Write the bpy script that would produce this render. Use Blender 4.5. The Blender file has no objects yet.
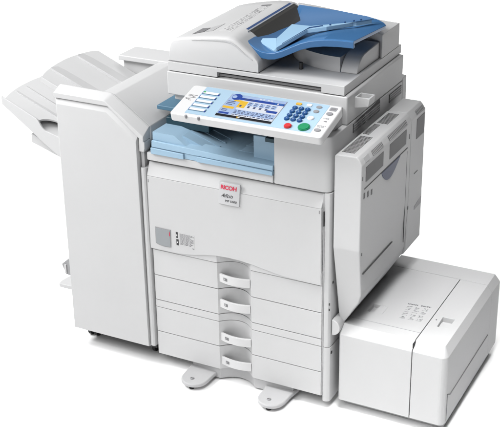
import bpy, bmesh, math, random
from mathutils import Vector, Matrix
random.seed(4)
C = bpy.context.scene.collection
FLOOR = -0.02

# ------------------------------------------------------------------ materials
def new_mat(name):
    m = bpy.data.materials.new(name); m.use_nodes = True
    nt = m.node_tree
    return m, nt, nt.nodes['Principled BSDF']

def plastic(name, col, rough=.42, var=.03, bump=.05, grain=900, spec=.4, coat=0.0):
    """moulded plastic: faint tone drift, fine spark-eroded grain"""
    m, nt, b = new_mat(name)
    tc = nt.nodes.new('ShaderNodeTexCoord')
    n1 = nt.nodes.new('ShaderNodeTexNoise'); n1.inputs['Scale'].default_value = 5; n1.inputs['Detail'].default_value = 4
    nt.links.new(tc.outputs['Object'], n1.inputs['Vector'])
    mx = nt.nodes.new('ShaderNodeMix'); mx.data_type = 'RGBA'
    mx.inputs[6].default_value = (*[c*(1-var) for c in col], 1)
    mx.inputs[7].default_value = (*[min(1, c*(1+var)) for c in col], 1)
    nt.links.new(n1.outputs['Fac'], mx.inputs[0]); nt.links.new(mx.outputs[2], b.inputs['Base Color'])
    n2 = nt.nodes.new('ShaderNodeTexNoise'); n2.inputs['Scale'].default_value = grain; n2.inputs['Detail'].default_value = 2
    nt.links.new(tc.outputs['Object'], n2.inputs['Vector'])
    bp = nt.nodes.new('ShaderNodeBump'); bp.inputs['Strength'].default_value = bump; bp.inputs['Distance'].default_value = .0006
    nt.links.new(n2.outputs['Fac'], bp.inputs['Height']); nt.links.new(bp.outputs['Normal'], b.inputs['Normal'])
    mr = nt.nodes.new('ShaderNodeMapRange'); mr.inputs[3].default_value = rough-.05; mr.inputs[4].default_value = rough+.06
    nt.links.new(n1.outputs['Fac'], mr.inputs[0]); nt.links.new(mr.outputs[0], b.inputs['Roughness'])
    b.inputs['Specular IOR Level'].default_value = spec
    b.inputs['Coat Weight'].default_value = coat
    return m

def glow(name, col, e):
    m, nt, b = new_mat(name)
    b.inputs['Base Color'].default_value = (*[c*.12 for c in col], 1)
    b.inputs['Roughness'].default_value = .5; b.inputs['Specular IOR Level'].default_value = .15
    b.inputs['Emission Color'].default_value = (*col, 1); b.inputs['Emission Strength'].default_value = e
    return m

M = {}
M['white'] = plastic('white_plastic', (.448, .449, .452), .48, .03, .05, 900, .3)
M['panelwhite'] = plastic('panel_white_plastic', (.50, .50, .503), .38)
M['grey'] = plastic('light_grey_plastic', (.37, .37, .375), .5)
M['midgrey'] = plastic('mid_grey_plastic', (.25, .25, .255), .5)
M['dark'] = plastic('dark_grey_plastic', (.035, .035, .036), .6)
M['black'] = plastic('black_rubber', (.012, .012, .013), .6)
M['gap'] = plastic('seam_shadow_gap', (.20, .20, .20), .7)
M['tray'] = plastic('pale_blue_plastic', (.245, .365, .47), .42)
M['blue'] = plastic('mid_blue_plastic', (.031, .108, .245), .30, .06, .02, 700, .35, .0)
M['guide'] = plastic('sky_blue_plastic', (.245, .395, .54), .38)
M['navy'] = plastic('navy_plastic', (.006, .042, .15), .35)
M['teal'] = plastic('teal_plastic', (.06, .135, .20), .4)
M['tealdark'] = plastic('dark_teal_plastic', (.010, .035, .05), .45)
M['pocket'] = plastic('slate_blue_plastic', (.028, .040, .09), .45)
M['keyblue'] = plastic('key_blue_rubber', (.007, .055, .18), .35)
M['panelblue'] = plastic('panel_pale_blue', (.265, .375, .47), .45)
M['red'] = plastic('red_key', (.40, .012, .014), .3)
M['green'] = plastic('green_key', (.0, .17, .065), .3)
M['yellow'] = plastic('yellow_key', (.50, .30, .04), .4)
M['keygrey'] = plastic('grey_key', (.20, .20, .21), .4)
M['paper'] = plastic('white_print', (.56, .56, .56), .5)
M['ink'] = plastic('grey_print', (.15, .15, .155), .6)
M['inkpale'] = plastic('pale_grey_print', (.27, .27, .275), .6)
M['inkblack'] = plastic('black_print', (.025, .025, .027), .5)
M['inkred'] = plastic('red_print', (.50, .02, .06), .5)
M['metal'] = plastic('grey_plate', (.43, .432, .44), .35)
M['grille'] = plastic('charcoal_grille', (.10, .10, .102), .55)
M['smoke'] = plastic('smoked_window', (.215, .23, .24), .18, .04, .0, 100, .5)
M['s_white'] = glow('lcd_white', (.80, .84, .93), .72)
M['s_pale'] = glow('lcd_pale_blue', (.42, .56, .84), .75)
M['s_blue'] = glow('lcd_blue', (.02, .07, .38), .75)
M['s_mid'] = glow('lcd_mid_blue', (.05, .17, .48), .75)
M['s_yel'] = glow('lcd_yellow', (.85, .52, .04), .8)
M['s_black'] = glow('lcd_black', (.008, .009, .016), .5)
M['s_txt'] = glow('lcd_text', (.09, .11, .22), .7)
M['s_grn'] = glow('lamp_green', (.05, .5, .1), .8)

# ------------------------------------------------------------------ mesh helpers
class MB:
    def __init__(s): s.v = []; s.f = []; s.m = []; s.mi = 0
    def mat(s, i): s.mi = i; return s
    def add(s, vs, fs):
        o = len(s.v); s.v += [tuple(v) for v in vs]
        for f in fs: s.f.append([o+i for i in f]); s.m.append(s.mi)
        return s
    def box(s, x0, x1, y0, y1, z0, z1):
        return s.add([(x0,y0,z0),(x1,y0,z0),(x1,y1,z0),(x0,y1,z0),(x0,y0,z1),(x1,y0,z1),(x1,y1,z1),(x0,y1,z1)],
              [(0,3,2,1),(4,5,6,7),(0,1,5,4),(1,2,6,5),(2,3,7,6),(3,0,4,7)])
    def prism(s, poly, ax, a, b):
        """poly: 2D points. ax 'y': (x,z) swept along y; 'z': (x,y) swept along z; 'x': (y,z) swept along x"""
        def p(q, t):
            return {'y': (q[0], t, q[1]), 'z': (q[0], q[1], t), 'x': (t, q[0], q[1])}[ax]
        n = len(poly)
        return s.add([p(q, a) for q in poly]+[p(q, b) for q in poly],
              [list(range(n))[::-1], [n+i for i in range(n)]]+[(i, (i+1) % n, n+(i+1) % n, n+i) for i in range(n)])
    def loft(s, A, B):
        n = len(A)
        return s.add(list(A)+list(B), [list(range(n))[::-1], [n+i for i in range(n)]]+[(i, (i+1) % n, n+(i+1) % n, n+i) for i in range(n)])
    def slab(s, top, d):
        """3D polygon thickened by vector d"""
        return s.loft(top, [tuple(a+b for a, b in zip(p, d)) for p in top])
    def cyl(s, c, r, h, ax='z', n=24, ry=None):
        ry = ry or r
        pl = [(math.cos(2*math.pi*i/n)*r, math.sin(2*math.pi*i/n)*ry) for i in range(n)]
        if ax == 'z': return s.prism([(c[0]+a, c[1]+b) for a, b in pl], 'z', c[2], c[2]+h)
        if ax == 'x': return s.prism([(c[1]+a, c[2]+b) for a, b in pl], 'x', c[0], c[0]+h)
        return s.prism([(c[0]+a, c[2]+b) for a, b in pl], 'y', c[1], c[1]+h)
    def xf(s, fn): s.v = [tuple(fn(v)) for v in s.v]; return s
    def build(s, name, mats, parent=None, bevel=.002, seg=2, ang=30):
        if not isinstance(mats, (list, tuple)): mats = [mats]
        me = bpy.data.meshes.new(name)
        ctr = Vector([(min(v[i] for v in s.v)+max(v[i] for v in s.v))/2 for i in range(3)])
        me.from_pydata([tuple(Vector(v)-ctr) for v in s.v], [], s.f)
        for m in mats: me.materials.append(m)
        for p, i in zip(me.polygons, s.m): p.material_index = i
        bm = bmesh.new(); bm.from_mesh(me); bmesh.ops.recalc_face_normals(bm, faces=bm.faces); bm.to_mesh(me); bm.free()
        o = bpy.data.objects.new(name, me); C.objects.link(o)
        o.parent = parent
        o.location = ctr - (world(parent) if parent else Vector())
        if bevel:
            b = o.modifiers.new('edge', 'BEVEL'); b.width = bevel; b.segments = seg; b.limit_method = 'ANGLE'
            b.angle_limit = math.radians(ang); b.harden_normals = True; b.use_clamp_overlap = True
            for p in me.polygons: p.use_smooth = True
        return o

def cut(o, mb):
    """real recess: subtract a solid from a part"""
    me = bpy.data.meshes.new('c'); off = world(o)
    me.from_pydata([tuple(Vector(v)-off) for v in mb.v], [], mb.f)
    bm = bmesh.new(); bm.from_mesh(me); bmesh.ops.recalc_face_normals(bm, faces=bm.faces); bm.to_mesh(me); bm.free()
    c = bpy.data.objects.new('c', me); C.objects.link(c); c.location = off
    keep = [(m, m.show_viewport) for m in o.modifiers]
    for m, _ in keep: m.show_viewport = False
    q = o.modifiers.new('cut', 'BOOLEAN'); q.object = c; q.operation = 'DIFFERENCE'; q.solver = 'EXACT'
    bpy.context.view_layer.update()
    new = bpy.data.meshes.new_from_object(o.evaluated_get(bpy.context.evaluated_depsgraph_get()))
    o.modifiers.remove(q); old = o.data; new.name = old.name; o.data = new
    for m, v in keep: m.show_viewport = v
    for m in o.modifiers:
        if m.type == 'BEVEL': m.harden_normals = False; m.width = min(m.width, .0011); m.miter_outer = 'MITER_ARC'
    for p in new.polygons: p.use_smooth = p.area < .0011
    bpy.data.objects.remove(c); bpy.data.meshes.remove(me)

def world(o):
    v = Vector()
    while o: v += o.location; o = o.parent
    return v

def thing(name, loc, label, cat):
    o = bpy.data.objects.new(name, None); C.objects.link(o)
    o.location = loc; o.empty_display_size = .1; o['label'] = label; o['category'] = cat
    return o

def text_mb(mb, body, size, fn, mi=0, shear=0, spacing=1, bold=0):
    """add lettering to mb; fn maps (u, v, w) of the text plane to the scene"""
    cu = bpy.data.curves.new('t', 'FONT'); cu.body = body; cu.size = size; cu.shear = shear
    cu.space_character = spacing; cu.offset = bold; cu.extrude = .0002; cu.resolution_u = 3
    o = bpy.data.objects.new('t', cu); C.objects.link(o)
    bpy.context.view_layer.update()
    me = bpy.data.meshes.new_from_object(o.evaluated_get(bpy.context.evaluated_depsgraph_get()))
    vs = [fn(v.co) for v in me.vertices]; fs = [list(p.vertices) for p in me.polygons]
    k = mb.mi; mb.mi = mi; mb.add(vs, fs); mb.mi = k
    bpy.data.objects.remove(o); bpy.data.curves.remove(cu); bpy.data.meshes.remove(me)

def arc(x0, x1, y, d, n=14):
    """points from (x0,y) to (x1,y) bulging by d in +y"""
    return [(x0+(x1-x0)*i/n, y+d*(1-(2*i/n-1)**2)) for i in range(n+1)]

def smooth(e, k=5):
    """Catmull-Rom through the points"""
    out = []
    for i in range(len(e)-1):
        p0, p1, p2, p3 = (Vector(e[max(0, i-1)]), Vector(e[i]), Vector(e[i+1]), Vector(e[min(len(e)-1, i+2)]))
        for j in range(k):
            t = j/k; out.append(tuple(.5*((2*p1)+(p2-p0)*t+(2*p0-5*p1+4*p2-p3)*t*t+(3*p1-p0-3*p2+p3)*t**3)))
    return out+[tuple(e[-1])]

def rrect(x0, x1, y0, y1, r, n=5):
    p = []
    for cx, cy, a in ((x1-r, y1-r, 0), (x0+r, y1-r, 90), (x0+r, y0+r, 180), (x1-r, y0+r, 270)):
        for i in range(n+1):
            t = math.radians(a+90*i/n); p.append((cx+r*math.cos(t), cy+r*math.sin(t)))
    return p

# ------------------------------------------------------------------ floor
bm = MB(); bm.add([(-40,-40,FLOOR),(40,-40,FLOOR),(40,60,FLOOR),(-40,60,FLOOR)], [(0,1,2,3)])
fl = bm.build('floor', plastic('white_studio_paper', (.93, .93, .93), .9, .004, .0, 50, .05), None, 0)
fl['kind'] = 'structure'

# =================================================================== COPIER
K = thing('office_copier', (.28, .3, FLOOR), 'white multifunction copier with blue document tray, colour touch screen and four paper drawers', 'copier')

# cabinet: core, side skins, right post, upper column
b = MB()
b.box(.004, .556, .045, .56, .006, .694)
b.box(-.0078, .003, .021, .54, .024, .694)
cab = b.build('cabinet', M['gap'], K, .001)
b = MB(); b.prism([(.5635,.02)]+[(.5630,.007),(.566,.0035),(.572,.003),(.579,.005),(.5830,.010),(.5842,.016)]+[(.5845,.57),(.5635,.57)], 'z', .194, .686)
b.build('side_skin', M['white'], K, .0008)
b = MB(); b.prism([(.5635,.02),(.5630,.007),(.566,.0035),(.572,.003),(.579,.005),(.5845,.010),(.5860,.016),(.586,.57),(.5635,.57)], 'z', .006, .1925)
b.build('base_skin', M['white'], K, .0008)
for bx in ((.5622,.5640,.001,.0065,.585,.63),(.5805,.583,.005,.0085,.335,.341),(.5805,.583,.005,.0085,.317,.323),(.5845,.5865,.02,.026,.40,.406),(.586,.5875,.012,.02,.17,.178)):
    b = MB(); b.box(*bx); b.build('hinge_slot', M['dark'], K, 0)

b = MB(); b.box(.5598,.5640,.0045,.052,.024,.684); b.build('post_groove', M['grey'], K, 0)
# upper right column and scanner neck (front face curves gently into the side)
b = MB()
b.prism([(.4095,.546),(.4095,.0),(.560,.0),(.572,.003),(.580,.010),(.5838,.022),(.5838,.546)], 'z', .6875, .8520)
b.build('front_column', M['white'], K, .004, 3)
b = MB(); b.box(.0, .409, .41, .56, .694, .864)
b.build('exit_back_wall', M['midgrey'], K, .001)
# ledge under the exit tray
b = MB(); b.box(-.0085, .4075, -.0005, .40, .6885, .7135)
b.build('ledge', M['white'], K, .003)

# ---- drawers with the scoop in the middle
SX0, SX1, SD = .2190, .3320, .030
def drawer_plan(y):
    return [(0.0, .03), (0.0, y), ] + arc(SX0, SX1, y, SD) + [(.5605, y), (.5605, .03)]
def drawer_mb(z0, z1, y=0.0):
    b = MB()
    # two flat halves plus the scooped middle, kept as separate solids so that the bevel stays clean
    b.prism([(-.0075,.0200),(-.0075,y+.006),(-.0055,y+.002),(-.001,y),(SX0,y),(SX0,.044),(.006,.044),(.006,.0200)], 'z', z0, z1)
    b.prism([(SX1,.044),(SX1,y),(.5605,y),(.5605,.044)], 'z', z0, z1)
    b.prism([(SX0,.044)]+arc(SX0, SX1, y+.0005, SD)+[(SX1,.044)], 'z', z0, z1)
    return b
gapz = .0021
zs = [(.3075,.3963,.0360),(.2203,.3075,.0345),(.1075,.1952,.0392),(.0240,.1075,.0364)]
for i, (z0, z1, off) in enumerate(zs):
    d = drawer_mb(z0+gapz*.5, z1-gapz*.5).build('drawer', M['white'], K, .0009)
    ht = z1-off; hb = ht-.0270
    hx0, hx1 = .2235, .3268
    front = arc(hx0, hx1, .003, -.010)
    back = [(x, y+.0) for x, y in arc(SX0, SX1, .0, SD-.002)][::-1]
    lip = [(x, y+.0050) for x, y in arc(hx0+.002, hx1-.002, .0045, -.0095)][::-1]
    h = MB(); h.prism(front+lip, 'z', hb, ht)
    h.prism([(x, y+.003) for x, y in front]+[(hx1+.0015,.010)]+back[1:-1]+[(hx0-.0015,.010)], 'z', hb+.001, hb+.0075)
    h.build('handle', M['panelwhite'], d, .0009)
    s = MB()
    def ypos(x): t = 2*(x-hx0)/(hx1-hx0)-1; return .003-.010*(1-t*t)-.0007
    x0, x1, zc = .2405+.001*(i % 2), .2545, (ht+hb)/2+.001
    s.loft([(x0,ypos(x0),zc-.0048),(x1,ypos(x1),zc-.0048),(x1,ypos(x1),zc+.0048),(x0,ypos(x0),zc+.0048)],
           [(x0,ypos(x0)+.003,zc-.0048),(x1,ypos(x1)+.003,zc-.0048),(x1,ypos(x1)+.003,zc+.0048),(x0,ypos(x0)+.003,zc+.0048)])
    s.mat(1); xa, xb = x0+.0030, x0+.0046
    s.loft([(xa,ypos(xa)-.0004,zc-.003),(xb,ypos(xb)-.0004,zc-.003),(xb,ypos(xb)-.0004,zc+.0024),(xa,ypos(xa)-.0004,zc+.0024)],
           [(xa,ypos(xa)+.002,zc-.003),(xb,ypos(xb)+.002,zc-.003),(xb,ypos(xb)+.002,zc+.003),(xa,ypos(xa)+.002,zc+.003)])
    s.build('size_marker', [M['ink'], M['paper']], d, 0)
# filler strip between the two drawer pairs, frame strip under the door, skirt
drawer_mb(.1952+gapz*.3, .2203-gapz*.5).build('filler_strip', M['white'], K, .0007)
drawer_mb(.3963+gapz*.5, .440, -.0022).build('door_sill', M['white'], K, .0007)
b = MB(); b.prism([(.112,.10),(.112,.016)]+arc(SX0-.004, SX1+.004, .006, SD)+[(.462,.016),(.462,.10)], 'z', -.013, .0230)
b.build('skirt', M['grey'], K, .0008)

# ---- front door
b = MB()
bot = [(.0-.009, .4008)]+[(x, z) for x, z in [(.06,.4008),(.10,.4018),(.14,.4075),(.18,.4160),(.22,.4220),(.26,.4240),(.30,.4230),(.34,.4185),(.38,.4115),(.42,.4050),(.46,.4018),(.50,.4008)]]+[(.5595,.4008)]
A = [(x, -.0062, z) for x, z in bot]+[(.5585,-.0062,.640),(-.0085,-.0062,.6395)]
Bk = [(x, .004, z) for x, z in bot]+[(.5605,.004,.640),(-.009,.004,.640)]
b.loft(A, Bk)
A = [(-.0085,-.0062,.6402),(.5585,-.0062,.6402),(.5607,.020,.640),(-.0100,.020,.640)]
T = [(-.0095,.0130,.6800),(.5600,.0130,.6800),(.5607,.022,.6815),(-.0100,.022,.6815)]
b.loft(A, T)
door = b.build('front_door', M['white'], K, .0015)
b = MB(); b.box(-.0058,-.0032,-.0072,-.005,.620,.630); b.build('door_mark', M['midgrey'], door, 0)
b = MB(); b.box(.5515,.5545,-.0072,-.005,.625,.634); b.build('door_mark', M['midgrey'], door, 0)

DY = .0042
_build0 = MB.build
def shifted(self, *a, **k):
    self.xf(lambda v: (v[0], v[1]+DY, v[2])); return _build0(self, *a, **k)
# badge on the door
b = MB()
def badge_curve(v):
    t = (v[0]-.2725)/.035
    return (v[0]+(-.004 if v[2] < .63 else 0), v[1]-.002*(1-t*t), v[2])
n = 10
top = [(.2385+.0685*i/n) for i in range(n+1)]
b.prism([(x, -.0145) for x in top]+[(x, -.008) for x in top[::-1]], 'z', .5985, .6675)
b.xf(badge_curve)
bd = shifted(b, 'badge', M['metal'], door, .0012)
b = MB()
def on_badge(x0, z0):
    return lambda co: badge_curve((x0+co[0], -.0151-co[2], z0+co[1]))
text_mb(b, 'RICOH', .0178, on_badge(.2435, .6475), 0, .12, .93, .0006)
text_mb(b, 'Aficio', .0165, on_badge(.2480, .6225), 1, .25, 1.02, .0)
text_mb(b, 'MP 5000', .0100, on_badge(.2620, .6085), 1, .15, 1.05, .0)
shifted(b, 'lettering', [M['inkred'], M['inkblack']], bd, 0)

# level window and warning label
w = [(.0112,.4770),(.0112,.4228)]+[(.0112+.0545*i/8, .4228-.0105*math.sin(math.pi*(.12+.6*i/8))+.0035) for i in range(9)]+[(.0660,.4765)]
b = MB(); b.prism(w, 'y', -.0118, -.006)
win = shifted(b, 'level_window', M['midgrey'], door, .0008)
cx, cz = .0385, .447
b = MB(); b.prism([(cx+(x-cx)*.90, cz+(z-cz)*.92) for x, z in w], 'y', -.0128, -.0112); shifted(b, 'window_pane', M['smoke'], win, .0004)
b = MB(); b.box(.0610,.0632,-.0134,-.012,.456,.469); shifted(b, 'level_mark', M['inkred'], win, 0)
b = MB(); b.box(.0830,.1475,-.0108,-.0098,.4300,.4735)
b.mat(1); b.box(.0835,.0905,-.0112,-.0102,.4545,.4735); b.box(.0845,.0925,-.0112,-.0102,.4300,.4500)
b.mat(3); b.box(.0855,.0885,-.0114,-.0102,.4600,.4660); b.box(.0865,.090,-.0114,-.0102,.438,.4425)
b.mat(2)
z = .4705
for i in range(11):
    L = random.choice((.047, .044, .036, .048, .03, .046)); x = .0965
    while x < .0965+L:
        ww = random.uniform(.003, .009); b.box(x, min(x+ww, .146), -.0111, -.0102, z-.0016, z); x += ww+.0014
    z -= .0034
b.box(.1395,.1455,-.0112,-.0102,.4275,.4300)
shifted(b, 'warning_label', [M['white'], M['inkblack'], M['ink'], M['paper']], door, 0)

# ---- stabiliser feet
for cx in (.1545, .4205):
    b = MB(); r = .0445
    pl = [(cx+r*math.cos(math.radians(t)), -.045+r*math.sin(math.radians(t))) for t in range(180, 361, 12)]+[(cx+r+.002, -.005), (cx+r+.008, .03), (cx+r+.008, .20), (cx-r-.008, .20), (cx-r-.008, .03), (cx-r-.002, -.005)]
    ft = b.prism(pl, 'z', -.0085, .0050).build('stabilizer_foot', M['grey'], K, .005, 3)
    b = MB(); b.cyl((cx-.004,-.058,.0045), .0070, .0022); b.mat(1); b.box(cx-.0095,cx+.0015,-.0595,-.0565,.006,.0071)
    b.build('foot_screw', [M['midgrey'], M['dark']], ft, .0008)
    b = MB(); b.cyl((cx+.002,-.072,-.0195), .0055, .009); b.cyl((cx+.002,-.072,-.0198), .0085, .004)
    b.build('leveling_pad', M['black'], ft, .001)
for cx, cy in ((.07,.20),(.50,.20),(.07,.5),(.50,.5)):
    b = MB(); b.cyl((cx-.01,cy,-.0045), .0155, .02, 'x'); b.build('caster', M['black'], K, .002)

# ---- exit tray (pale blue) in the open bay
b = MB()
b.loft([(.0120,-.005,.7345),(.2390,-.005,.7300),(.3300,-.005,.7290),(.4205-.012,-.005,.7275),(.4085,.05,.7275),(.012,.05,.7345)],
       [(.0125,-.004,.7545),(.2390,-.004,.7470),(.3300,-.004,.7435),(.4085,-.004,.7425),(.4085,.05,.7425),(.0125,.05,.7545)])
b.prism([(.0105,.7140),(.1215,.7140),(.1215,.7325-.0022),(.0105,.7332)], 'y', -.0085, .04)
b.prism([(.1215,.7140),(.1650,.7140),(.1650,.7310),(.1215,.7322)], 'y', -.0020, .04)
b.prism([(.1650,.7140),(.4085,.7140),(.4085,.7262),(.1650,.7305)], 'y', -.0085, .04)
et = b.build('exit_tray', M['tray'], K, .0015)
# raised left block, falling away to the right
b = MB()
b.loft([(.0130,.003,.7555),(.0880,.003,.752),(.1250,.003,.7495),(.1250,.30,.7495),(.0130,.30,.7555)],
       [(.0140,.003,.7800),(.0860,.003,.7790),(.1250,.006,.7500),(.1250,.30,.7500),(.0140,.30,.7800)])
b.build('tray_step', M['tray'], et, .002)
b = MB()
nx, ny = 14, 2
sx = [.10+(.331-.10)*i/nx for i in range(nx+1)]
def fz(x): t = (x-.10)/(.231); return .772-.050*min(1, t*1.6)
V = [(x, y, fz(x)) for y in (.03, .41) for x in sx]
V2 = [(x, y, .7145) for y in (.03, .41) for x in sx]
n = nx+1
b.add(V+V2, [(i, i+1, n+i+1, n+i) for i in range(nx)]+[(2*n+i, 2*n+i+1, i+1, i) for i in range(nx)]+[(0, n, 3*n, 2*n), (nx, 2*n+nx, 3*n+nx, n+nx)])
b.build('tray_floor', M['tray'], et, 0)
for k, y0 in enumerate((.07, .105, .14, .20, .235, .27)):
    r = MB()
    x0, x1 = (.105, .20)
    zz = [(x0+(x1-x0)*i/6) for i in range(7)]
    r.loft([(x, y0, fz(x)+.0020) for x in zz]+[(x, y0, fz(x)-.003) for x in zz[::-1]], [(x, y0+.007, fz(x)+.0020) for x in zz]+[(x, y0+.007, fz(x)-.003) for x in zz[::-1]])
    r.build('tray_rib', M['tray'], et, 0)
for k in range(6):
    r = MB(); y0 = .06+.045*k; r.box(.21,.328,y0,y0+.006,fz(.3)-.004,fz(.3)+.0012); r.build('tray_rib', M['tray'], et, .0005)
b = MB(); b.box(.3312,.4080,.030,.30,.7405,.8105)
b.build('tray_end_block', M['tray'], et, .002)
b = MB(); b.box(.372,.4075,.022,.20,.8000,.8120)
b.build('paper_sensor', M['tealdark'], et, .001)
b = MB(); b.box(.150,.4085,.020,.40,.836,.8495); b.build('bay_light_block', M['midgrey'], K, .001)  # unseen slab added to keep the high light out of the bay
b = MB(); b.box(-.028,.12,.100,.29,.8120,.8250); b.build('upper_exit_flap', M['teal'], K, .002)
b = MB(); b.box(.0145,.16,.080,.29,.7720,.8000); b.build('exit_guide', M['tealdark'], K, .002)

# ---- scanner
b = MB()
b.prism([(.0080,.8630),(.42,.8630),(.42,.8522),(.5838,.8522),(.5838,.9345),(.0080,.9345)], 'y', .1064, .546)
b.box(.0200, .400, .125, .54, .842, .8626)
sc = b.build('scanner', M['white'], K, .004, 3)
b = MB()   # hollow bracket on the scanner's side
b.loft([(.5830,.160,.8870),(.6240,.160,.8955),(.6270,.162,.9185),(.5830,.160,.9190)],
       [(.5830,.205,.8870),(.6240,.205,.8955),(.6270,.205,.9185),(.5830,.205,.9190)])
br = b.build('side_bracket', M['white'], sc, .0015)
b = MB(); b.box(.5875,.6215,.1665,.1985,.9000,.9300); cut(br, b)
b = MB(); b.box(.20,.5840,.547,.582,.20,.8600); b.build('rear_cover', M['white'], K, .003)
# side vents in the column
b = MB(); b.loft([(.5838,.150,.8160),(.5838,.352,.8160),(.5838,.352,.8520),(.5838,.150,.8420)], [(.5855,.150,.8160),(.5855,.352,.8160),(.5855,.352,.8520),(.5855,.150,.8420)])
b.box(.5838,.5855,.430,.533,.8150,.8410)
b.mat(1)
for i in range(22): y = .154+.009*i; b.box(.5850,.5862,y,y+.0035,.8165,.8425)
for i in range(11): y = .434+.009*i; b.box(.5850,.5862,y,y+.0035,.8160,.8400)
for z in (.823,.830,.837): b.box(.5850,.5866,.152,.350,z,z+.0022); b.box(.5850,.5866,.432,.531,z,z+.0022)
b.build('side_vent', [M['dark'], M['midgrey']], sc, 0)

# ---- lid (with grip recess in its front edge)
b = MB()
b.box(.0128, .5740, .1070, .5480, .9372, .9640)
lid = b.build('scanner_lid', M['white'], K, .0022, 3)
b = MB(); b.box(.1770,.5045,.08,.145,.92,.9524); cut(lid, b)
b = MB(); b.box(.1775, .5040, .122, .1445, .9374, .9445); b.build('lid_grip', M['midgrey'], lid, .001)

# ---- document feeder
prof = [(.0140,.9665),(.0145,.985),(.0165,1.012),(.022,1.0255),(.034,1.0335),(.06,1.0400),(.10,1.0470),(.14,1.0520),(.18,1.0562),(.21,1.0580),(.228,1.0572),(.245,1.0490),(.262,1.0365),(.29,1.018),(.306,1.004),(.3085,.994),(.3085,.9665)]
def lift(x, y):    # the cover arches slightly higher towards the hinge
    return .010*max(0, (y-.11)/.42)*min(1, max(0, (x-.02)/.16))
b = MB(); rows = []
ys = [.111,.1125,.117,.125,.16,.24,.32,.40,.47,.515,.530]
P = []
for j, y in enumerate(ys):
    ins = {0:.0075, 1:.0045, 2:.0015}.get(j, 0)
    if j == len(ys)-1: ins = .006
    for x, z in prof:
        zz = z+lift(x, y) if z > .99 else z
        k = max(0, min(1, (z-.97)/.03))
        P.append((x+(ins*.5*k if x < .03 else 0), y, zz-ins*k))
n = len(prof); F = []
for j in range(len(ys)-1):
    for i in range(n): F.append((j*n+i, j*n+(i+1) % n, (j+1)*n+(i+1) % n, (j+1)*n+i))
F.append(list(range(n))[::-1]); F.append([(len(ys)-1)*n+i for i in range(n)])
b.add(P, F)
adf = b.build('document_feeder', M['white'], K, .0012, 2, 40)
def adf_z(x, y):
    for (xa, za), (xb, zb) in zip(prof[3:-3], prof[4:-2]):
        if xa <= x <= xb: return za+(zb-za)*(x-xa)/(xb-xa)+lift(x, y)
    return 1.05
# the long brow that runs along the top of the front face
b = MB()
br_top = [(.095,1.0370),(.13,1.0430),(.17,1.0480),(.205,1.0495),(.222,1.0475),(.240,1.0385),(.262,1.0210),(.290,1.0035)]
br_bot = [(.290,1.0000),(.262,1.0165),(.240,1.0325),(.222,1.0415),(.205,1.0440),(.17,1.0430),(.13,1.0395),(.095,1.0360)]
b.loft([(x, .1088 if .1 < x < .28 else .1100, z) for x, z in br_top]+[(x, .1098, z) for x, z in br_bot], [(x, .113, z) for x, z in br_top]+[(x, .113, z) for x, z in br_bot])
b.build('cover_brow', M['white'], adf, .0008)
b = MB(); b.box(.0138,.1765,.1096,.1125,.9640,.9658); b.build('cover_seam', M['midgrey'], adf, 0)
# strip of operating pictures + grip label
b = MB()
def flat(poly, dz=.0006):
    b.slab([(x, y, adf_z(x, y)+dz) for x, y in poly], (0, 0, -.0012))
flat([(.1500,.170),(.1930,.168),(.1790,.466),(.1440,.466)], .0004)
b.mat(1)
y = .178
while y < .452:
    for k in range(3):
        x = .1575-.012*(y-.17)/.3+.0115*k
        for q in range(2):
            if random.random() < .72:
                a = x+random.uniform(0, .004); d = y+random.uniform(0, .005)
                flat([(a,d),(a+random.uniform(.002,.007),d),(a+random.uniform(.002,.007),d+random.uniform(.0015,.006)),(a,d+random.uniform(.0015,.005))], .0009)
    y += .0135
b.mat(2); flat([(.146,.452),(.1775,.452),(.1770,.466),(.1450,.466)], .0010)
b.build('picture_label', [M['panelwhite'], M['inkpale'], M['ink']], adf, 0)
b = MB(); flat([(.0790,.142),(.1060,.160),(.1055,.206),(.0788,.206)], .0012); b.mat(1); flat([(.1085,.160),(.1310,.172),(.1290,.252),(.1070,.215)], .0008)
b.build('lever_label', [M['ink'], M['grey']], adf, 0)
# feed slot (dark sheet painted as the opening's shade) and blue bar
b = MB()
sl = [(.236,.204),(.2375,.50),(.2540,.505),(.262,.204)]
st = [.2365,.245,.262,.29,.304]
for xa, xb in zip(st[:-1], st[1:]):
    b.slab([(xa,.204+.10*max(0,(xa-.262)/.04),adf_z(xa,.204)+.0012),(xb,.204+.10*max(0,(xb-.262)/.04),adf_z(xb,.204)+.0012),(xb,.505,adf_z(xb,.505)+.0012),(xa,.505,adf_z(xa,.505)+.0012)], (0,0,-.003))
b.build('feed_slot_shade', plastic('painted_slot_shade', (.03,.028,.025), .6), adf, 0)
b = MB(); b.slab([(x, y, adf_z(x, y)+.0012) for x, y in [(.2235,.204),(.2315,.204),(.2315,.496),(.2235,.496)]], (0, 0, -.003))
b.build('entry_bar', M['navy'], adf, 0)
b = MB(); b.slab([(x, y, adf_z(x, y)+.0026) for x, y in [(.2325,.190),(.2360,.190),(.2360,.505),(.2325,.505)]], (0, 0, -.006))
b.build('slot_lip', M['metal'], adf, .0005)

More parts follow.
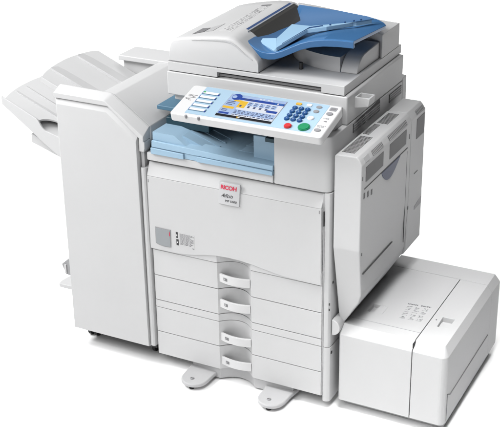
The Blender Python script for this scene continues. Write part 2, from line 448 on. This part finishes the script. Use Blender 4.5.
# rear hinge wall and support of the feeder
b = MB()
xs = [(.240,1.0640),(.30,1.0610),(.38,1.0530),(.47,1.0420),(.54,1.0375),(.5735,1.0365)]
fy = [.512,.505,.49,.45,.405,.3865]
A = [(x, fy[i], z) for i, (x, z) in enumerate(xs)]; Bq = [(x, .530, z-.001) for x, z in xs]
V = A+Bq+[(x, y, .9645) for x, y, z in A]+[(x, y, .9645) for x, y, z in Bq]
n = 6; F = []
for i in range(n-1):
    F += [(i, i+1, n+i+1, n+i), (2*n+i, 2*n+i+1, i+1, i), (n+i, n+i+1, 3*n+i+1, 3*n+i), (2*n+i, 3*n+i, 3*n+i+1, 2*n+i+1)]
F += [(0, n, 3*n, 2*n), (n-1, 3*n-1, 4*n-1, 2*n-1)]
b.add(V, F); b.build('hinge_wall', M['white'], adf, .002)
b = MB()
sp = [(.2180,.9642),(.2210,.972),(.2260,.981),(.2330,.990),(.2430,.999),(.2560,1.0070),(.272,1.0112),(.30,1.0128),(.385,1.0150),(.385,.9642)]
b.prism(sp, 'x', .5135, .5655)
b.build('tray_support', M['white'], adf, .004, 3)
b = MB()
cur = [(.5130-.21*math.sin(math.radians(t)), .218+.165*(1-math.cos(math.radians(t)))) for t in range(0, 91, 6)]
b.prism([(.5130,.384)]+cur+[(.300,.384)], 'z', .9642, 1.0080); b.build('output_wall', M['white'], adf, .002)
b = MB(); b.cyl((.40,.2,.9642), .006, .02); b.build('paper_stop', M['dark'], adf, .001)

# blue tray
xs = [.2520,.270,.290,.310,.330,.350,.375,.40,.43,.46,.50,.54,.57,.5880]
ftop = {.2520:1.0440,.270:1.036,.290:1.029,.310:1.0245,.330:1.0235,.350:1.0265,.375:1.036,.40:1.049,.43:1.064,.46:1.0745,.50:1.0825,.54:1.0860,.57:1.0872,.5880:1.0872}
def ybk(x):
    pts = [(.252,.508),(.40,.482),(.50,.452),(.55,.424),(.57,.402),(.588,.376)]
    for (a, p), (c, q) in zip(pts[:-1], pts[1:]):
        if x <= c+1e-6: return p+(q-p)*(x-a)/(c-a)
def zbk(x): return 1.0630+.006*(x-.252)/.336
def yfr(x): return .150-.020*min(1, (x-.252)/.05) if x < .302 else .130
rows = 9; V = []; n = len(xs)
for r in range(rows):
    for x in xs:
        yf, yb, zf, zb = yfr(x), ybk(x), ftop[x], zbk(x)
        edge = max(0, (x-.53)/.058)
        mid = zf*.78+.22*1.035
        inner = (1.028+.030*(x-.252)/.336)
        if r == 0: q = (x, yf+.0015, zf-.0215)
        elif r == 1: q = (x, yf-.0005, zf-.003)
        elif r == 2: q = (x, yf+.0035, zf)
        elif r == 3: q = (x, yf+.045, zf+.001)
        elif r == 4: q = (x, yf+(yb-yf)*.42, zf*.75+.25*inner)
        elif r == 5: q = (x, yf+(yb-yf)*.62, zf*.35+.65*inner)
        elif r == 6: q = (x, yb-.055, inner*(1-edge)+edge*zb)
        elif r == 7: q = (x, yb-.008, zb-.003)
        else: q = (x, yb, zb)
        if r >= 3:
            e_ = max(0, min(1, (x-.50)/.06)); e_ = e_*e_*(3-2*e_)
            t_ = (q[1]-yf)/(yb-yf); q = (q[0], q[1], q[2]*(1-e_)+(zf+(zb-zf)*t_)*e_)
        V.append(q)
b = MB(); b.add(V, [(r*n+i, r*n+i+1, (r+1)*n+i+1, (r+1)*n+i) for r in range(rows-1) for i in range(n-1)])
tr = b.build('feeder_tray', M['blue'], adf, 0)
so = tr.modifiers.new('thick', 'SOLIDIFY'); so.thickness = .010; so.offset = -1
bv = tr.modifiers.new('edge', 'BEVEL'); bv.width = .0018; bv.segments = 2; bv.limit_method = 'ANGLE'; bv.angle_limit = math.radians(35); bv.harden_normals = True
for p in tr.data.polygons: p.use_smooth = True

CAMP = Vector((1.7600469, -2.7429074, 2.0004338))
# light blue paper guide lying in the tray
b = MB()
A_=(.3165,.2140,1.0420); B_=(.2905,.3720,1.0400); C_=(.4020,.2640,1.0745); D_=(.5200,.3150,1.0865); E_=(.5500,.3600,1.0860)
F_=(.4590,.2440,1.0840); G_=(.4055,.2300,1.0740); H_=(.3540,.1335,1.0400); I_=(.2400,.2150,1.0320)
b.slab([H_,G_,F_,E_,D_,C_,B_,A_], (0,0,-.012))
b.slab([A_,H_,(.345,.136,1.0300),I_], (.004,.002,-.010))
gd = b.build('paper_guide', M['guide'], tr, .0012)
b = MB()
for p, q in (((.362,.155,1.0455),(.4085,.2385,1.0765)), ((.4085,.2385,1.0765),(.445,.249,1.0835))):
    P1, Q1 = Vector(p), Vector(q); s = (Q1-P1).cross(Vector((0,0,1))).normalized()*.0007
    b = MB(); b.slab([tuple(P1-s+Vector((0,0,.0018))), tuple(Q1-s+Vector((0,0,.0018))), tuple(Q1+s+Vector((0,0,.0018))), tuple(P1+s+Vector((0,0,.0018)))], (0,0,-.003)); b.build('guide_mark', M['navy'], gd, 0)
for t in (.1,.42,.62,.78): 
    q = Vector(F_).lerp(Vector(E_), t)+Vector((-.008,.012,.0012)); b = MB(); b.box(q.x-.002,q.x+.002,q.y-.003,q.y+.003,q.z-.003,q.z); b.build('guide_mark', M['navy'], gd, 0)

# ---- control panel
TH = math.atan(.2586)
def pan(v): 
    u, s, w = v
    return (u, -.085+s*math.cos(TH)-w*math.sin(TH), .885+s*math.sin(TH)+w*math.cos(TH))
def PB(b, *a, **k): return b.xf(pan).build(*a, **k)
b = MB(); b.prism(rrect(.1280,.5905,-.001,.150,.010), 'z', -.026, 0)
cp = PB(b, 'control_panel', M['panelwhite'], K, .004, 3)
b = MB(); b.box(.15,.57,.055,.13,.853,.905); b.build('panel_arm', M['grey'], cp, .002)
b = MB(); b.prism(rrect(.1712,.5538,.0105,.1475,.002), 'z', -.002, .0006)
PB(b, 'panel_overlay', M['panelblue'], cp, 0)
# touch screen
b = MB(); b.box(.2610,.4325,.0205,.1325,0,.0012); PB(b, 'screen_bezel', M['keygrey'], cp, 0)
b = MB(); SZ = .0014
def ui(m, x0, x1, y0, y1, h=1): b.mat(m); b.box(x0, x1, y0, y1, .0005, SZ+.00018*h)
mats = [M['s_white'], M['s_pale'], M['s_blue'], M['s_mid'], M['s_yel'], M['s_black'], M['s_txt']]
ui(0, .2625,.4310,.0225,.1310)
ui(1, .2625,.3050,.0310,.1310, 2); ui(1, .2625,.4310,.1205,.1310, 2)
ui(2, .2900,.4310,.1090,.1195, 3)
b.mat(2); b.cyl((.2830,.1190,.0005), .0150, SZ+.0005); b.mat(1); b.cyl((.2760,.1180,.0005), .0070, SZ+.0008)
ui(5, .2620,.4315,.0222,.0310, 4)
ui(4, .2830,.3060,.0985,.1060, 5); ui(4, .3020,.3260,.0720,.1040, 5); ui(4, .2640,.2980,.0610,.0710, 5)
ui(2, .3950,.4270,.0690,.0790, 5); ui(2, .2650,.2960,.0340,.0415, 5)
ui(3, .4020,.4080,.1110,.1175, 6); ui(0, .4100,.4140,.1115,.1170, 6); ui(3, .4170,.4280,.1110,.1175, 6)
for x in (.327,.345,.363,.381,.399): ui(1, x+.0015,x+.0165,.0860,.1040, 3)
ui(1, .3020,.4300,.0405,.0620, 3)
for x, y, w in [(.3060,.1125,.035)]+[(x+.003, y, random.uniform(.006,.011)) for x in (.327,.345,.363,.381,.399) for y in (.0985,.0900)]:
    ui(6, x, x+w, y, y+.0022, 7)
for y in (.0560,.0500,.0440,.0355):
    x = .306
    while x < .424: w = random.uniform(.003,.010); ui(6, x, x+w, y, y+.0022, 7); x += w+random.uniform(.002,.006)
for y in (.0945,.0870,.0790,.0540,.0475): ui(6, .267, .267+random.uniform(.014,.026), y, y+.002, 7)
for x in (.309,.334,.352,.370,.388): ui(6, x, x+.006, .0760,.0840, 7)
for x in (.352,.362,.376,.386): ui(0, x, x+.0055, .1225,.1265, 7)
ui(0, .33,.336,.0235,.0285, 6); b.mat(4); b.box(.327,.333,.0245,.0275,.0005,SZ+.0018)
PB(b, 'touch_screen', mats, cp, 0)
# keys
def key(name, u, s, r, h, mats, glyph=None, gs=.007, ry=None, sub=cp):
    b = MB(); b.cyl((u, s, 0), r, h*.7, n=28, ry=ry); o = r*.8; b.cyl((u, s, h*.7), r*.85, h*.3, n=28, ry=(ry or r)*.85)
    if glyph: text_mb(b, glyph, gs, lambda c: (u+c[0]-gs*.29, s+c[1]-gs*.34, h+.0002), 1)
    return PB(b, name, mats, sub, .0006)
for r, line in enumerate(('123','456','789','*0#')):
    for c_, g in enumerate(line):
        key('number_key', .4650+.0190*c_, .1105-.0181*r, .0078, .005, [M['keyblue'], M['paper']], g, .0085)
key('stop_key', .4826, .0240, .0108, .006, [M['red'], M['paper']])
key('start_key', .5274, .0305, .0168, .006, [M['green'], M['panelblue']])
key('clear_key', .5272, .0754, .0092, .004, [M['paper'], M['keygrey']], 'C', .010)
b = MB(); b.prism(rrect(.4590,.4760,.1265,.1365,.003), 'z', 0, .003); PB(b, 'function_key', M['yellow'], cp, .0006)
b = MB(); b.prism(rrect(.4910,.5060,.1275,.1380,.003), 'z', 0, .003); PB(b, 'function_key', M['paper'], cp, .0006)
key('function_key', .5285, .1310, .0088, .003, [M['keygrey']], ry=.0062)
key('function_key', .5285, .1096, .0085, .003, [M['keygrey']], ry=.0072)
key('function_key', .5687, .1085, .0098, .003, [M['keygrey']], ry=.0078)
key('function_key', .5673, .0285, .0098, .003, [M['keygrey']], ry=.0070)
b = MB(); b.prism(rrect(.5595,.5805,.1240,.1400,.003), 'z', 0, .0012); b.mat(1); b.box(.5630,.5770,.128,.136,.001,.0016); PB(b, 'power_lamp', [M['keygrey'], M['ink']], cp, 0)
b = MB()
for s, a, z in ((.0865,.5585,.578),(.0830,.561,.574),(.0500,.5575,.580),(.0462,.5580,.578),(.0424,.560,.575)):
    x = a
    while x < z: w = random.uniform(.002,.005); b.box(x, x+w, s, s+.0018, -.0005,.0004); x += w+.0012
b.prism([(.5660,.072),(.5725,.0685),(.5725,.0755)], 'z', -.0005, .0005); b.box(.5725,.5760,.0695,.0745,-.0005,.0005)
PB(b, 'panel_print', M['ink'], cp, 0)
b = MB()
for s, a, z in ((.098,.140,.162),(.094,.138,.150),(.086,.146,.163),(.080,.1365,.149),(.0765,.139,.147),(.0905,.154,.160),(.072,.148,.159)):
    x = a
    while x < z: w = random.uniform(.002,.005); b.box(x, x+w, s, s+.0024, -.0005,.0004); x += w+.0014
PB(b, 'panel_print', M['ink'], cp, 0)
for i in range(5):
    s = .1180-.0211*i
    f = MB(); f.box(.1735,.2275,s-.0075,s+.0055,.0003,.0014); f.mat(1); f.box(.1755,.2240,s-.0050,s+.0048,.0006,.0019)
    f.mat(2); f.box(.2235,.2272,s-.0075,s-.0010,.0006,.0022); f.mat(2); f.box(.1742,.1756,s-.005,s+.004,.0006,.0021)
    if i == 0: f.mat(3); f.box(.1760,.1815,s-.001,s+.0048,.0006,.0024)
    PB(f, 'function_key', [M['teal'], M['paper'], M['s_blue'], M['s_grn']], cp, 0)
for u in (.1814,.2213):
    f = MB(); f.cyl((u,-.0008,-.008), .0038, .0085, n=16); PB(f, 'panel_catch', M['keygrey'], cp, .0005)

# ---- duplex unit on the right flank
b = MB()
YB1, YB2 = .388, .512
secF = [(.5930,.528),(.5930,.8030),(.5990,.8085),(.6580,.8090),(.6665,.8010),(.6735,.7860),(.6735,.528),(.6680,.3720),(.6600,.3460),(.6080,.2600),(.5960,.2600)]
def sec(y, dz=0): return [(x, y+(.050*max(0, min(1, (.528-z)/.24)) if y < .1 else 0), z+dz) for x, z in secF]
b.loft(sec(0.0), sec(YB1))
b.f[0] = [0,1,2,3,4,5,6]; b.f.append([0,6,7,8,9,10]); b.m.append(0)
dx = b.build('duplex_unit', M['white'], K, .004, 3, 9)
b = MB(); 
secR = [(.5990,.300),(.5990,.8080),(.6560,.8080),(.6630,.8010),(.6735,.7860),(.6735,.3600),(.6640,.3450)]
b.prism(secR, 'y', YB1+.0012, YB2); b.build('rear_cover', M['white'], K, .0025)
# top vents: raised dark boxes painted as the shade in the holes
def perf(x0, x1, y0, y1, sk):
    b = MB(); ny = int((y1-y0)/.0092); 
    for i in range(ny):
        y = y0+(y1-y0)*(i+.5)/ny; n = round((x1-x0)/.0037)
        for k in range(n):
            x = x0+(x1-x0)*(k+.5)/n+sk*(y-y0)
            b.box(x-.0011, x+.0011, y-.0034, y+.0034, .8080, .8094)
    b.build('top_vent', M['dark'], dx, 0)
perf(.6050,.6420,.022,.158,0); perf(.6050,.6240,.172,.262,0); perf(.6080,.6420,.272,.366,0)
# slatted vents on the bevel: dark sheet painted as slot shade, raised slats  (bevel plane runs (.6665,.801)-(.6735,.786))
def bev(t, y, o=0):
    return (.6672+.0062*t+o*.9, y, .7995-.0125*t+o*.42)
def slatvent(y0, y1, par, name='bevel_vent'):
    b = MB(); b.slab([bev(0,y0,.0006), bev(0,y1,.0006), bev(1,y1,.0006), bev(1,y0,.0006)], (-.002,0,-.001))
    b.mat(1)
    for k in range(4):
        t = .08+.25*k; b.slab([bev(t,y0,.0014), bev(t,y1,.0014), bev(t+.11,y1,.0014), bev(t+.11,y0,.0014)], (-.001,0,-.0005))
    b.build(name, [M['dark'], M['white']], par, 0)
slatvent(.082,.160,dx); slatvent(.205,.352,dx)
def bev(t, y, o=0):
    return (.6645+.0075*t+o*.82, y, .7988-.0107*t+o*.57)
slatvent(.437,.502,dx)
def bev(t, y, o=0):
    return (.6672+.0062*t+o*.9, y, .7995-.0125*t+o*.42)
b = MB(); b.slab([bev(-.1,.026,.001), bev(-.1,.060,.001), bev(1,.060,.001), bev(1,.026,.001)], (-.002,0,-.001)); b.build('bevel_notch', M['grey'], dx, .0004)
for y0, y1, z0, z1 in ((.030,.160,.7290,.7720),(.210,.345,.7290,.7740)):
    b = MB(); b.box(.6715,.6746,y0,y1,z0,z1); b.build('grille', M['grille'], dx, .0004)
b = MB(); b.box(.6715,.6746,.435,.500,.712,.776); b.build('rear_grille', M['grille'], dx, 0)
b = MB(); b.box(.6715,.6742,.022,.360,.7095,.7128); b.box(.6715,.6739,.030,.262,.4440,.4464); b.box(.6715,.6739,.3590,.3602,.40,.70)
b.build('door_seam', M['dark'], dx, 0)
pk = [(.150+.150*i/12, .7090-.040*math.sin(math.pi*(i/12)**.8)) for i in range(13)]
b = MB(); b.prism(pk, 'x', .6712, .6748); b.build('door_grip', M['pocket'], dx, .0004)
for bx in [(.6715,.6745,y,y+.009,z-.022,z-.006) for y, z in ((.018,.705),(.045,.700),(.072,.695))]+[(.6715,.6745,.005,.010,.742,.752),(.6715,.6745,.372,.376,.735,.75),(.6715,.6745,.43,.46,.60,.603),(.6715,.6745,.012,.017,.511,.519),(.6715,.6745,.385,.389,.50,.51)]:
    b = MB(); b.box(*bx); b.build('side_mark', M['grille'], dx, 0)
b = MB(); b.prism([(.444,.475),(.505,.475),(.505,.498),(.444,.487)], 'x', .6715, .6745); b.build('rear_slot', M['midgrey'], dx, 0)

# =================================================================== FINISHER
Fn = thing('finishing_unit', (-.175, .23, FLOOR), 'tall white finishing unit with slanted top and two sheet output trays', 'finisher')
b = MB()
body = [(-.3225,.046),(-.3225,.800),(-.190,.752),(-.178,.8640),(-.134,.8660),(-.126,.8645),(-.010,.7840),(-.0085,.7750),(-.0095,.7480),(-.0135,.7300),(-.022,.7180),(-.035,.7150),(-.035,.6600),(-.0135,.6600),(-.0135,.046)]
b.prism(body, 'y', .030, .43)
fb = b.build('finisher_cabinet', M['white'], Fn, .003, 3)
b = MB(); b.box(-.31,-.03,.03,.44,.02,.047); b.build('base_frame', M['dark'], Fn, 0)
# front panel with broad chamfer along the top edges
outer = [(-.3232,.0450),(-.3228,.8400),(-.1315,.8395),(-.0345,.7610),(-.0315,.0450)]
inner = [(-.3175,.0480),(-.3140,.8230),(-.1350,.8225),(-.0365,.7440),(-.0325,.0480)]
b = MB(); b.loft([(x, -.0125, z) for x, z in inner], [(x, -.002, z) for x, z in outer]); b.loft([(x, -.0015, z) for x, z in outer], [(x, .0200, z) for x, z in outer])
b.f = b.f; fp = b.build('front_panel', M['white'], Fn, .0012)
# top frame above the panel
cap_f = [(-.3232,.8410),(-.1310,.8408),(-.0300,.7595),(-.0125,.7462),(-.0115,.7630),(-.1370,.8535),(-.1470,.8560),(-.3225,.8575)]
cap_b = [(-.3232,.8410),(-.1310,.8408),(-.0300,.7595),(-.0125,.7462),(-.0100,.7840),(-.1270,.8660),(-.1400,.8705),(-.3215,.8725)]
b = MB(); b.loft([(x, -.0105, z) for x, z in cap_f], [(x, .0225, z) for x, z in cap_b]); b.loft([(x, .0226, z) for x, z in cap_b], [(x, .0300, z) for x, z in cap_b])
b.build('top_frame', M['white'], Fn, .002, 3)
# column beside the copier
b = MB(); b.prism([(-.0300,.0285),(-.0300,-.003),(-.027,-.006),(-.019,-.007),(-.0135,-.004),(-.0112,.003),(-.0112,.0285)], 'z', .050, .662)
b.build('side_column', M['white'], Fn, .001)
b = MB(); b.prism([(-.0312,.7130),(-.0150,.7130),(-.0118,.7250),(-.0112,.7440),(-.0305,.7585)], 'y', -.0055, .0285)
b.build('column_head', M['white'], Fn, .002)
b = MB(); b.box(-.0305,-.020,.004,.029,.655,.720); b.build('column_recess', M['grey'], Fn, 0)
# rear housing
b = MB(); b.box(-.322,-.03,.376,.462,.70,.852); b.box(-.3300,-.012,.358,.467,.8530,.8700)
b.build('rear_housing', M['white'], Fn, .003)
# casters
for cx, cy in ((-.298,.072),(-.048,.072),(-.298,.40),(-.048,.40)):
    b = MB(); b.cyl((cx-.018,cy,-.0025), .0170, .012, 'x'); b.cyl((cx+.006,cy,-.0025), .0170, .012, 'x'); b.box(cx-.006,cx+.006,cy-.009,cy+.009,-.003,.03); b.box(cx-.02,cx+.02,cy-.014,cy+.014,.016,.03)
    b.build('caster', M['black'], Fn, .0015)

# output trays
def tray(edge, slope, xr, zdrop, name, lip, parent, hole=None):
    """edge: (x,y,z) of the bowed outer end, front to back; sheet falls to the right by slope"""
    b = MB(); n = len(edge)
    top = [list(e) for e in edge]+[[xr, e[1], e[2]+slope*(e[0]-xr)] for e in edge[::-1]]
    b.slab([tuple(p) for p in top], (0, 0, -.008))
    return b.build(name, M['white'], parent, .0015)
# upper
e = [(-.4135,.058,.8750),(-.4220,.085,.8790),(-.4300,.13,.8830),(-.4340,.18,.8850),(-.4350,.23,.8870),(-.4300,.29,.8870),(-.4210,.34,.8860),(-.4120,.366,.8850)]
e = smooth(e)
def usurf(x): return .8770-.43*(x+.42)
b = MB(); n = len(e)
L = [(x, y, usurf(x)+.0) for x, y, z in e]; R_ = [(-.184, y, usurf(-.184)) for x, y, z in e]
b.slab(L+R_[::-1], (0,0,-.007))
up = b.build('upper_tray', M['white'], Fn, .0015)
b = MB(); b.slab([(-.4155,.0545,usurf(-.4155)+.001),(-.184,.0545,usurf(-.184)+.001),(-.184,.0605,usurf(-.184)+.0005),(-.4155,.0605,usurf(-.4155)+.0005)], (0,0,-.020)); b.build('tray_lip', M['white'], up, .0015)
for y0, y1 in ((.118,.165),(.262,.312)):
    x0, x1 = -.4225, -.186
    b = MB(); b.slab([(x0,y0,usurf(x0)+.0055),(x1,y0,usurf(x1)+.0110),(x1,y0+.004,usurf(x1)+.0125),(x1,y1,usurf(x1)+.003),(x0,y1,usurf(x0)-.0015),(x0,y0+.004,usurf(x0)+.0065)], (0,0,-.0135))
    b.build('tray_rib', M['white'], up, .0006)
b = MB(); b.slab([(-.40,.07,usurf(-.40)-.0072),(-.30,.07,usurf(-.30)-.0072),(-.30,.35,usurf(-.30)-.0072),(-.40,.35,usurf(-.40)-.0072)], (.02,0,-.02)); b.build('tray_brace', M['grey'], up, .001)
# lower
def lsurf(x): return .7752-.43*(x+.56)
e = [(-.5690,.062,0),(-.5770,.09,0),(-.5840,.13,0),(-.5880,.18,0),(-.5880,.24,0),(-.5830,.30,0),(-.574,.345,0)]
e = smooth(e)
arcp = [(-.385+.058*math.cos(math.radians(t)), .062+.055*math.sin(math.radians(t))) for t in range(0, 181, 6)]
L = [(x, y) for x, y, _ in e][::-1]+[(x, y) for x, y in arcp[::-1]]+[(-.325,.062),(-.325,.345)]
b = MB(); b.slab([(x, y, lsurf(x)) for x, y in L], (0,0,-.006))
lo = b.build('lower_tray', M['white'], Fn, .0012)
# front wall of lower tray: full height to the left, cut down at the finger notch
b = MB()
wl = smooth([(-.5790,.0045,-.022),(-.47,.0045,-.052),(-.4450,.003,-.060),(-.4360,-.006,-.0625),(-.4270,-.0150,-.065),(-.415,-.0180,-.068),(-.395,-.0140,-.073),(-.325,-.004,-.087)])
xw, tz, bz = zip(*wl)
A = [(x, .0555, lsurf(x)+t) for x, t in zip(xw, tz)]+[(x, .0555, lsurf(x)+t) for x, t in zip(xw[::-1], bz[::-1])]
b.loft(A, [(x, .0625, z-.0005) for x, y, z in A]); b.build('tray_wall', M['white'], lo, .0015)
b = MB(); b.slab([(x, y, lsurf(x)-.024) for x, y in ((-.50,.0635),(-.325,.0635),(-.325,.33),(-.50,.33))], (0,0,-.006)); b.build('tray_bottom', M['white'], lo, .001)
for y0, y1 in ((.125,.142),(.18,.19)):
    b = MB(); x0, x1 = -.575, -.327; b.slab([(x0,y0,lsurf(x0)+.0025),(x1,y0,lsurf(x1)+.0045),(x1,y1,lsurf(x1)+.0015),(x0,y1,lsurf(x0)-.0012)], (0,0,-.0045)); b.build('tray_rib', M['white'], lo, .0003)
# block carrying the lower tray
b = MB(); A = [(-.498,.6610),(-.375,.5990+.0380),(-.324,.6110),(-.324,.586),(-.375,.6110),(-.498,.6330)]
b.prism([(-.498,.6640),(-.324,.6000),(-.324,.5700),(-.375,.5950),(-.498,.6345)], 'y', .085, .33); b.build('tray_carrier', M['white'], Fn, .002)
# booklet tray low on the left flank
b = MB()
b.prism([(-.3235,.080),(-.4370,.080),(-.4420,.10),(-.4340,.155),(-.40,.20),(-.3235,.215)], 'z', .1245, .1385)
bk = b.build('booklet_tray', M['white'], Fn, .002)
b = MB(); b.prism([(-.512,.1390),(-.484,.1640),(-.324,.1180),(-.324,.080),(-.497,.1030)], 'y', .20, .36); b.build('booklet_stop', M['midgrey'], bk, .002)
for k in range(2):
    b = MB(); b.box(-.499+.03*k,-.491+.03*k,.1955,.2005,.108,.142); b.build('stop_rib', M['white'], bk, .001)

# =================================================================== SIDE PAPER FEEDER
S = thing('side_paper_feeder', (.77, .28, FLOOR), 'low grey white bulk paper feeder box on the floor beside the copier', 'paper feeder')
b = MB(); b.box(.612,.925,.060,.52,-.0195,.028); b.build('plinth', M['grey'], S, .002)
def lct(x0, x1, y0, y1, right, name, par):
    """shell section with sloped front (and right) edges; real chamfers"""
    b = MB(); r = .020
    zt, zs = .2625, .2380
    if right:
        bot = [(x0,y1,.014),(x0,y0,.014)]+[(x1-r+r*math.sin(math.radians(t)), y0+r-r*math.cos(math.radians(t)), .014) for t in range(0, 91, 15)]+[(x1,y1,.014)]
        mid = [(p[0]-.001 if p[0] > x1-.01 else p[0], p[1], zs) for p in bot]
        tx, ty = x1-.0165, y0+.028
        top = [(x0,y1,zt),(x0,ty,zt)]+[(tx-.004+.004*math.sin(math.radians(t)), ty+.004-.004*math.cos(math.radians(t)), zt) for t in range(0, 91, 15)]+[(tx,y1,zt)]
    else:
        bot = [(x0,y1,.014),(x0,y0+.008,.014),(x0+.003,y0+.002,.014),(x0+.008,y0,.014),(x1,y0,.014),(x1,y1,.014)]
        mid = [(x, y, zs) for x, y, z in bot]
        top = [(x0,y1,zt),(x0,y0+.032,zt),(x0+.001,y0+.029,zt),(x0+.003,y0+.028,zt),(x1,y0+.028,zt),(x1,y1,zt)]
    n = len(bot)
    V = bot+mid+top
    F = [list(range(n))[::-1], [2*n+i for i in range(n)]]
    for k in (0, 1):
        for i in range(n): j = (i+1) % n; F.append((k*n+i, k*n+j, (k+1)*n+j, (k+1)*n+i))
    b.add(V, F)
    return b.build(name, M['white'], par, .0014, 2, 18)
fbx = lct(.6060, .8310, .0211, .4545, False, 'feeder_body', S)
fdr = lct(.8334, .9365, .0211, .4545, True, 'loading_door', S)
# rear section
b = MB()
yb0, yb1 = .4557, .543
A = [(.606,.014),(.606,.2625),(.920,.2625),(.9355,.2380),(.9365,.014)]
b.loft([(x, yb0, z) for x, z in A], [(x, yb1-(.0 if z < .25 else .006), z) for x, z in A]); b.build('rear_section', M['white'], S, .0015)
b = MB(); b.box(.8300,.8345,.030,.454,.05,.2585); b.box(.8300,.8345,.026,.06,.02,.236); b.build('door_gap', M['black'], S, 0)
# seams and details
b = MB(); b.box(.607,.8305,.0895,.0909,.2610,.2629); b.build('top_seam', M['inkpale'], fbx, 0)
b = MB(); b.prism([(.6455,.1435),(.6920,.1455),(.6927,.1925),(.6470,.1945)], 'z', .2500, .2700); cut(fbx, b)
b = MB(); b.prism([(.6640,.1440),(.6915,.1460),(.6922,.1920),(.6690,.1938)], 'z', .2520, .2619); b.build('release_lever', M['white'], fbx, .0008)
b = MB()
def lab(u, v): # label parallelogram
    a = Vector((.7381,.2415)); c = Vector((.8111,.2491)); d = Vector((.7440,.1420))
    p = a+(c-a)*u+(d-a)*v; return p.x, p.y
def q(u0, u1, v0, v1, mi): b.mat(mi); b.prism([lab(u0,v0), lab(u1,v0), lab(u1,v1), lab(u0,v1)], 'z', .2618, .2630)
for u0, u1 in ((.02,.46),(.56,.98)):
    u = u0
    while u < u1: w = random.uniform(.03,.08); q(u, min(u+w, u1), .01, .07, 1); u += w+.02
for r in range(4):
    for k in range(3):
        u, v = .04+.33*k, .15+.215*r
        for t in range(4):
            a = u+random.uniform(0,.16); c = v+random.uniform(0,.11); q(a, a+random.uniform(.03,.11), c, c+random.uniform(.012,.035), 0)
        q(u, u+.22, v+.155, v+.163, 0)
b.build('picture_label', [M['inkpale'], M['ink']], fbx, 0)
b = MB(); b.prism([(.8620,.1470),(.8940,.1480),(.8965,.2070),(.8600,.2060)], 'z', .2460, .2700); cut(fdr, b)
b = MB(); b.prism([(.8630,.1480),(.8935,.1490),(.8955,.1900),(.8615,.1890)], 'z', .2450, .2535); b.build('door_handle', M['white'], fdr, .001)
b = MB(); b.cyl((.8480,.182,.2615), .0022, .0014); b.build('status_lamp', M['dark'], fdr, 0)
# lower side cover
b = MB(); b.box(.9355,.9380,.0420,.0432,.020,.112); b.loft([(.9355,.042,.111),(.9380,.042,.111),(.9380,.066,.096),(.9355,.066,.096)], [(.9355,.042,.1135),(.9380,.042,.1135),(.9380,.068,.0985),(.9355,.068,.0985)]); b.box(.9355,.9380,.066,.440,.0962,.0985)
b.build('side_seam', M['ink'], fdr, 0)
b = MB(); b.prism([(.5905,.020),(.6055,.020),(.6135,.034),(.6150,.06),(.5905,.06)], 'z', .2345, .2850)
b.xf(lambda v: v); 
b = MB(); pl = [(.5865,.2330)]+[(.5865+.0255*math.sin(math.radians(t)), .2590-.0260*math.cos(math.radians(t))) for t in range(15, 166, 15)]+[(.5865,.2850)]
b.prism(pl, 'y', .014, .060); b.build('docking_tab', M['white'], S, .003, 3)

# ------------------------------------------------------------------ camera
cam = bpy.data.cameras.new('camera'); co = bpy.data.objects.new('camera', cam); C.objects.link(co)
cam.sensor_width = 36; cam.sensor_fit = 'HORIZONTAL'; cam.lens = 36*1181.716/500; cam.clip_end = 200
R = Matrix.Rotation(.47993, 3, 'Z') @ Matrix.Rotation(1.14026, 3, 'X') @ Matrix.Rotation(-.0166, 3, 'Z')
co.matrix_world = Matrix.Translation(CAMP) @ R.to_4x4()
bpy.context.scene.camera = co

# ------------------------------------------------------------------ studio light, plus added lamps that whiten the floor
def area(name, loc, aim, sx, sy, power, col=(1,1,1), spread=180):
    l = bpy.data.lights.new(name, 'AREA'); l.shape = 'RECTANGLE'; l.size = sx; l.size_y = sy; l.energy = power; l.color = col
    l.spread = math.radians(spread)
    o = bpy.data.objects.new(name, l); C.objects.link(o); o.location = loc
    o.rotation_euler = (Vector(aim)-Vector(loc)).to_track_quat('-Z', 'Y').to_euler()
    return o
area('key_softbox', (-1.3, -.5, 2.3), (.1, .3, .6), 1.2, 1.2, 66)
area('left_softbox', (-1.6, -1.8, 2.8), (.1, .2, .6), 1.2, 1.2, 42)
area('low_softbox', (.2, -4.2, 1.0), (.3, .0, .3), 3.0, 1.0, 45)
area('high_softbox', (.4, -3.3, 4.0), (.3, .0, .4), 2.4, 2.0, 98)
area('floor_fill_wide', (-.6, 4.2, 4.6), (-.6, 4.2, 0), 8, 5, 90)  # added fill, keeps the floor behind the machine white
area('floor_fill_back', (-.2, 3.0, 3.4), (-.2, 3.4, 0), 3, 2, 105, spread=110)  # added fill over the nearer floor behind the machine
area('floor_fill_left', (-3.8, 4.4, 3.0), (-3.8, 4.4, 0), 3, 3, 20, spread=100)  # added fill for the far left corner of the floor
area('floor_fill_corner', (-2.2, 3.4, 2.6), (-2.2, 3.4, 0), 2, 2, 17, spread=90)  # added fill that lifts the left back floor to white
area('floor_fill_right', (1.1, -.5, 3.0), (1.1, -.1, 0), .8, .8, 8, spread=40)  # added lamp to lift the shadowed floor right of the paper feeder
area('floor_fill_far', (-1, 12, 6), (-1, 12, 0), 22, 10, 1300, spread=110)  # added fill so the distant floor does not fall dark
W = bpy.data.worlds.new('World'); bpy.context.scene.world = W; W.use_nodes = True
W.node_tree.nodes['Background'].inputs[0].default_value = (1, 1, 1, 1)
W.node_tree.nodes['Background'].inputs[1].default_value = .01
vs = bpy.context.scene.view_settings
vs.view_transform = 'Standard'; vs.look = 'None'; vs.exposure = 0; vs.gamma = 1; vs.use_curve_mapping = False
bpy.context.scene.cycles.use_denoising = True
